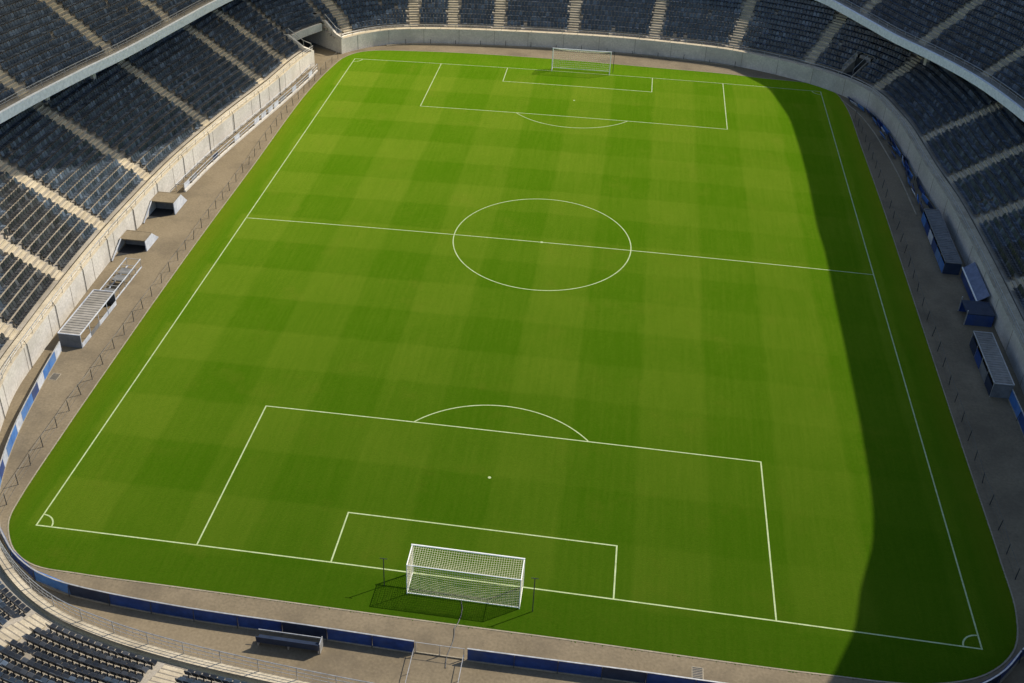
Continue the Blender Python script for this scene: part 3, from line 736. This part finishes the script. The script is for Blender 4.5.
boards('jumbled leaning blue boards at the foot of the shaded far right wall', [(36.0, 47.2), (37.6, 42.8), (38.7, 37), (39.3, 31), (39.8, 24), (40.1, 13.5)], .55, 1.5, ['blue', 'paleb', 'blue2', 'blue', 'navyb', 'blue2'], (39, 30, 0), rail=False, wob=.13, lean=.5, kerb=True)
boards('second thin line of blue boards close to the shaded right wall', [(38.9, 40), (39.6, 33), (40.3, 24), (40.9, 15), (41.3, 12)], .5, 2.2, ['blue', 'blue2', 'navyb'], (40, 25, 0), rail=False, wob=.08)

# gate across the gap in the near boards
t = thing('barrier_gate', 'thin rail gate across the gap in the blue boards behind the near goal', 'gate', (-1.9, -55.6, 0))
m = MB(); m.bar((-3.45, -55.6, 1.0), (-.25, -55.6, 1.0), .03); m.build('top_rail', M['metal'], t)
m = MB(); m.bar((-3.45, -55.6, .08), (-.25, -55.6, .08), .07); m.build('bottom_rail', M['kerb'], t)
for x in (-3.4, -1.85, -.3):
    m = MB(); m.bar((x, -55.6, 0), (x, -55.6, 1.0), .05); m.build('post', M['metal'], t)
# low side boards that lead from the gap to the stand
for x, lb in ((-3.5, 'left'), (-.3, 'right')):
    t = thing('side_rail', 'low pale rail running back from the %s side of the gap in the boards' % lb, 'rail', (x, -57.8, 0))
    m = MB(); m.bar((x, -55.75, .6), (x, -60, .6), .035); m.build('top_rail', M['metal'], t)
    for y in (-55.9, -57.3, -58.7, -59.9):
        m = MB(); m.bar((x, y, 0), (x, y, .6), .03); m.build('post', M['metal'], t)

# bench behind the near boards
t = thing('bench', 'long dark blue bench in the shade behind the near boards', 'bench', (-11.5, -56.4, 0))
m = MB(); m.box((-11.5, -56.55, .45), (4.1, .55, .06)); m.build('seat', M['navyb'], t)
m = MB(); m.box((-11.5, -56.9, .72), (4.1, .06, .62), 0, 0, .15); m.build('backrest', M['navyb'], t)
m = MB(); m.bar((-13.55, -56.3, .98), (-9.45, -56.3, .98), .05); m.build('front_rail', M['metal'], t)
for x in (-13.5, -11.5, -9.5):
    m = MB(); m.box((x, -56.55, .24), (.08, .5, .44)); m.build('leg', M['metal'], t)
m = MB(); m.box((-9.4, -56.45, .48), (.05, .7, .9)); m.build('end_panel', M['metal'], t)

# ------------------------------------------------------------------ shelters
def shelter(label, x0, x1, y0, y1, h, hb, roofm, frontm, endm, loc, face, edgem='metal', fh=.86):
    """face=+1: open front towards +x (left stand), -1 towards -x"""
    t = thing('team_shelter', label, 'dugout', loc)
    xf, xb = (x1, x0) if face > 0 else (x0, x1)
    m = MB(); nr = int((y1 - y0) / .38)
    m.quad((xf, y0, h), (xf, y1, h), (xb, y1, hb), (xb, y0, hb)); m.quad((xf, y0, h - .05), (xb, y0, hb - .05), (xb, y1, hb - .05), (xf, y1, h - .05))
    for k in range(nr + 1):
        y = y0 + (y1 - y0) * k / nr; m.bar((xf, y, h + .02), (xb, y, hb + .02), .17, .035)
    m.build('roof', M[roofm], t)
    m = MB()
    for xx, zz in ((xf, h), (xb, hb)): m.bar((xx, y0 - .05, zz + .05), (xx, y1 + .05, zz + .05), .08)
    for yy in (y0 - .05, y1 + .05): m.bar((xf, yy, h + .05), (xb, yy, hb + .05), .08)
    m.build('roof_edge', M[edgem], t)
    for yy in (y0, y1):
        m = MB(); m.add([(xf, yy - .03, .02), (xb, yy - .03, .02), (xb, yy - .03, hb - .06), (xf, yy - .03, h - .06), (xf, yy + .03, .02), (xb, yy + .03, .02), (xb, yy + .03, hb - .06), (xf, yy + .03, h - .06)],
              [(0, 1, 2, 3), (7, 6, 5, 4), (0, 4, 5, 1), (1, 5, 6, 2), (2, 6, 7, 3), (3, 7, 4, 0)]); m.build('end_panel', M[endm], t)
    m = MB(); m.box((xb - face * .02, (y0 + y1) / 2, hb / 2 - .05), (.06, y1 - y0 - .1, hb - .14)); m.build('back_panel', M[endm], t)
    n = max(3, int((y1 - y0) / 1.7))
    for k in range(n):
        ya = y0 + (y1 - y0) * (k + .04) / n; yb = y0 + (y1 - y0) * (k + .96) / n
        m = MB(); m.box((xf + face * .02, (ya + yb) / 2, .05 + fh / 2), (.05, yb - ya, fh)); m.build('front_panel', M[frontm[k % len(frontm)]], t)
    for k in range(n + 1):
        y = y0 + (y1 - y0) * k / n; m = MB(); m.bar((xf, y, 0), (xf, y, h), .05); m.build('post', M[edgem], t)
    m = MB(); xm = xb * .65 + xf * .35; m.box((xm, (y0 + y1) / 2, .42), (.5, y1 - y0 - .4, .08)); m.box((xm - face * .25, (y0 + y1) / 2, .7), (.06, y1 - y0 - .4, .5)); m.build('bench_seat', M['navyb'], t)
    return t
shelter('pale ribbed team shelter in the sun below the left wall', -41.2, -39.15, -27.0, -19.6, 1.35, 1.35, 'ribs', ['paleb', 'greyp', 'paleb'], 'greyp', (-40, -23, 0), 1, 'paleb', .42)
shelter('long dark roofed team shelter with blue front panels on the shaded right track', 39.5, 41.05, 1.1, 12.8, 1.3, 1.3, 'greyp', ['blue2', 'blue2', 'blue', 'paleb', 'blue'], 'navyb', (40, 6, 0), -1, 'greyp', .95)
shelter('grey ribbed team shelter with glazed front on the shaded right track, nearer the camera', 39.45, 41.05, -19.9, -11.9, 1.4, 1.4, 'ribs', ['navyb', 'greyp', 'blue'], 'greyp', (40, -16, 0), -1, 'metal', 1.0)

# open frame that continues the left shelter towards the tunnels
t = thing('frame_barrier', 'open pale tubular frame between the ribbed left shelter and the tunnel canopy', 'barrier', (-40, -16, 0))
for xx in (-40.95, -39.5):
    m = MB(); m.bar((xx, -19.3, 1.0), (xx, -12.6, 1.0), .07); m.bar((xx, -19.3, .12), (xx, -12.6, .12), .09); m.build('long_rail', M['paleb'], t)
for k in range(6):
    y = -19.2 + k * 1.3
    m = MB(); m.bar((-40.95, y, 0), (-40.95, y, 1.0), .05); m.bar((-39.5, y, 0), (-39.5, y, 1.0), .05); m.bar((-40.95, y, 1.0), (-39.5, y, 1.0), .05); m.build('cross_frame', M['metal'], t)
for k in (0, 2, 3):
    m = MB(); m.box((-40.2, -18.55 + 1.3 * k, .72), (1.25, 1.05, .06)); m.build('deck_panel', M['greyp'], t)

# tunnel canopies on the left
def canopy(label, xw, xp, y0, y1, h, loc, long_slope):
    t = thing('tunnel_canopy', label, 'tunnel', loc)
    m = MB(); m.quad((xw, y0, h), (xp, y0, h), (xp, y1, h), (xw, y1, h)); m.quad((xw, y0, h - .08), (xw, y1, h - .08), (xp, y1, h - .08), (xp, y0, h - .08))
    for a, b in (((xw, y0), (xp, y0)), ((xp, y0), (xp, y1)), ((xp, y1), (xw, y1))): m.bar((*a, h - .03), (*b, h - .03), .1)
    m.build('roof', M['apron'], t)
    m = MB(); m.add([(xp, y0, .02), (xp, y1 + long_slope, .02), (xp, y1, h - .09), (xp, y0, h - .09), (xp + .12, y0, .02), (xp + .14, y1 + long_slope, .02), (xp + .06, y1, h - .09), (xp + .06, y0, h - .09)],
                    [(0, 1, 2, 3), (7, 6, 5, 4), (0, 4, 5, 1), (1, 5, 6, 2), (2, 6, 7, 3), (3, 7, 4, 0)])
    m.build('side_panel', M['paleb'], t)
    m = MB(); m.box(((xw + xp) / 2, y0 + 1.1, h / 2 - .03), (xp - xw - .12, .08, h - .14)); m.build('inner_panel', M['greyp'], t)
    m = MB(); m.box(((xw + xp) / 2, y1 - .06, h / 2 - .03), (xp - xw - .12, .08, h - .14)); m.build('back_panel', M['navyb'], t)
    m = MB(); m.quad((xw, y0 - 1.6, .012), (xp - .3, y0 - .1, .012), (xp - .1, y1 - .2, .012), (xw, y1 - .2, .012)); m.build('pit_shade', M['dark'], t)  # flat black sheet paints the pit's shade onto the ground
    m = MB(); m.bar((xw + .15, y0 - 2.6, .1), (xw + .15, y0, h), .09); m.build('sloping_rail', M['paleb'], t)
    return t
canopy('small box tunnel canopy with dark opening beside the left shelter frame', -43.0, -40.35, -9.4, -7.6, 1.25, (-41.4, -8, 0), 1.3)
canopy('larger box tunnel canopy with dark opening below the left wall, nearer the halfway line', -43.0, -40.45, -1.2, 1.0, 1.45, (-41.6, .5, 0), 1.3)

# blue tunnel box and awning on the right
t = thing('tunnel_canopy', 'dark blue tunnel box standing out from the shaded right wall', 'tunnel', (41, -7.2, 0))
m = MB(); m.box((40.9, -7.2, 1.2), (2.5, 2.5, .1)); m.build('roof', M['navyb'], t)
for y in (-8.4, -6.0):
    m = MB(); m.box((40.9, y, .58), (2.4, .08, 1.14)); m.build('side_panel', M['blue'], t)
m = MB(); m.box((41.9, -7.2, .58), (.06, 2.3, 1.1)); m.build('inner_panel', M['dark'], t)  # near-black plate, shade inside the box put into its colour
for y in (-8.45, -5.95):
    m = MB(); m.bar((39.65, y, 0), (39.65, y, 1.6), .08); m.build('post', M['metal'], t)
t = thing('awning', 'narrow blue sloping awning fixed along the shaded right wall beside the tunnel box', 'awning', (41.4, -2, 0))
m = MB(); m.quad((41.2, -5.6, 1.0), (41.2, .9, 1.0), (42.15, .9, 1.75), (42.15, -5.6, 1.75)); m.quad((41.2, -5.6, .95), (42.15, -5.6, 1.7), (42.15, .9, 1.7), (41.2, .9, .95)); m.build('sheet', M['blueg'], t)
m = MB(); m.bar((41.16, -5.65, 1.0), (41.16, .95, 1.0), .1); m.build('front_bar', M['white'], t)
m = MB(); m.box((41.22, -2.35, .48), (.05, 6.3, .88)); m.build('skirt', M['blue'], t)

# railing and clutter strip between the left track and the wall, beyond the canopies
P, S = spline([(-41.3, 4.2), (-40.6, 12.6), (-39.4, 21.5), (-37.9, 32.0), (-36.9, 40), (-36.6, 44.2)]); N = normals(P, 17)
t = thing('track_railing', 'pale railing with low kerb along the left track, running to the far tunnel', 'railing', (-39, 24, 0))
m = MB(); m.sweep([(-.12, .004), (-.12, .22), (.12, .22), (.12, .004)], list(range(0, len(P), 3)), P, N); m.build('kerb', M['wallpale'], t)
m = MB()
for z in (1.0, .6): m.tube([(p[0], p[1], z) for p in P[::3]], .03, 5)
m.tube([(P[j, 0] + 1.0 * N[j, 0], P[j, 1] + 1.0 * N[j, 1], .85) for j in range(0, len(P), 3)], .035, 5)
m.build('rail', M['paleb'], t)
for k, s in enumerate(np.arange(.2, S[-1], 1.9)):
    j = int(s / .25); p = P[j]; m = MB(); m.bar((*p, .2), (*p, 1.02), .06); m.bar((*(p + N[j]), 0), (*(p + N[j]), .86), .06); m.bar((*(p + N[j]), .85), (*p, 1.0), .04); m.build('post', M['metal'], t)
    if k % 3 == 1 or rng.random() < .25:
        j2 = min(len(P) - 1, j + 6); c = (P[j] + P[j2]) / 2 + .06 * N[j]; d = P[j2] - P[j]
        m = MB(); m.box((*c, .62), (np.linalg.norm(d) * .95, .04, .66), math.atan2(d[1], d[0])); m.build('infill_panel', M[random.choice(['paleb', 'greyp', 'paleb', 'navyb'])], t)

# pale kerb strip and short marker posts along the foot of the far wall
t = thing('wall_kerb', 'pale kerb strip with short posts at the foot of the far end wall', 'kerb', (0, 59, 0))
ii = [j for j in range(0, len(WS), 3) if ws((-30, 56)) < WS[j] < ws((22, 57.4))]
m = MB(); m.sweep([(-.62, .006), (-.62, .12), (-.25, .12), (-.25, .006)], ii, WP, WN); m.build('strip', M['kerb'], t)
for j in ii[4::5]:
    p = WP[j] - .45 * WN[j]; m = MB(); m.bar((*p, .1), (*p, .5 + rng.random() * .5), .07); m.build('post', M['pole'], t)
for x, y, h in ((-35.1, 50.4, 1.6), (-21.5, 57.6, 1.5), (-19.6, 57.8, 1.6)):
    pass

# handrail on the ledge of the near left stand
ii = [j for j in range(0, len(WS), 2) if ws((-2, -60.5)) < WS[j] < ws((-38.5, -44.8))]
t = thing('ledge_railing', 'tall galvanised railing along the ledge of the near left corner seats', 'railing', (-22, -58.6, 1.5))
m = MB()
for z, r in ((1.05, .03), (.7, .018), (.36, .018)):
    m.tube([(WP[j, 0] - .03 * WN[j, 0] , WP[j, 1] - .03 * WN[j, 1], H0[j] + z) for j in ii], r, 5)
m.build('rail', M['metal'], t)
for q, j in enumerate(ii):
    if q % 5 == 0:
        p = WP[j] - .03 * WN[j]; m = MB(); m.bar((*p, H0[j]- .3), (*p, H0[j] + 1.06), .05); m.build('post', M['metal'], t)
m = MB()
for z in (.08, .34, .66, .98):
    m.tube([(WP[j, 0] - .03 * WN[j, 0], WP[j, 1] - .03 * WN[j, 1], H0[j] + z) for j in ii], .008, 4)
for q, j in enumerate(ii):
    p = WP[j] - .03 * WN[j]; m.bar((*p, H0[j] + .05), (*p, H0[j] + 1.0), .014)
m.build('infill_grille_mesh', M['metal'], t)

# ------------------------------------------------------------------ light, sky, camera
SUN = Vector((.81, .54, 1.0)).normalized()
w = bpy.data.worlds.new('World'); sc.world = w; w.use_nodes = True
nt = w.node_tree; bg = nt.nodes['Background']
sky = nt.nodes.new('ShaderNodeTexSky'); sky.sky_type = 'NISHITA'; sky.sun_disc = False
sky.sun_elevation = math.asin(SUN.z); sky.sun_rotation = math.atan2(SUN.x, SUN.y); sky.air_density = 1.0; sky.dust_density = .6
nt.links.new(sky.outputs[0], bg.inputs[0]); bg.inputs[1].default_value = .13
sl = bpy.data.lights.new('sun', 'SUN'); sl.energy = 4.6; sl.angle = math.radians(.5); sl.color = (1, .905, .755)
so = bpy.data.objects.new('sun', sl); C.objects.link(so); so.location = SUN * 200; so.rotation_euler = (-SUN).to_track_quat('-Z', 'Y').to_euler()

cd = bpy.data.cameras.new('camera'); cam = bpy.data.objects.new('camera', cd); C.objects.link(cam)
cam.location = CAM; cam.rotation_mode = 'XYZ'; cam.rotation_euler = CROT
cd.sensor_fit = 'HORIZONTAL'; cd.sensor_width = 36; cd.lens = CF / 1024 * 36
cd.shift_x = (512 - CX) / 1024; cd.shift_y = -(341.5 - CY) / 1024
cd.clip_start = .5; cd.clip_end = 3000
sc.camera = cam
vs_ = sc.view_settings; vs_.view_transform = 'Standard'; vs_.look = 'None'; vs_.gamma = 1; vs_.use_curve_mapping = False
vs_.exposure = .48
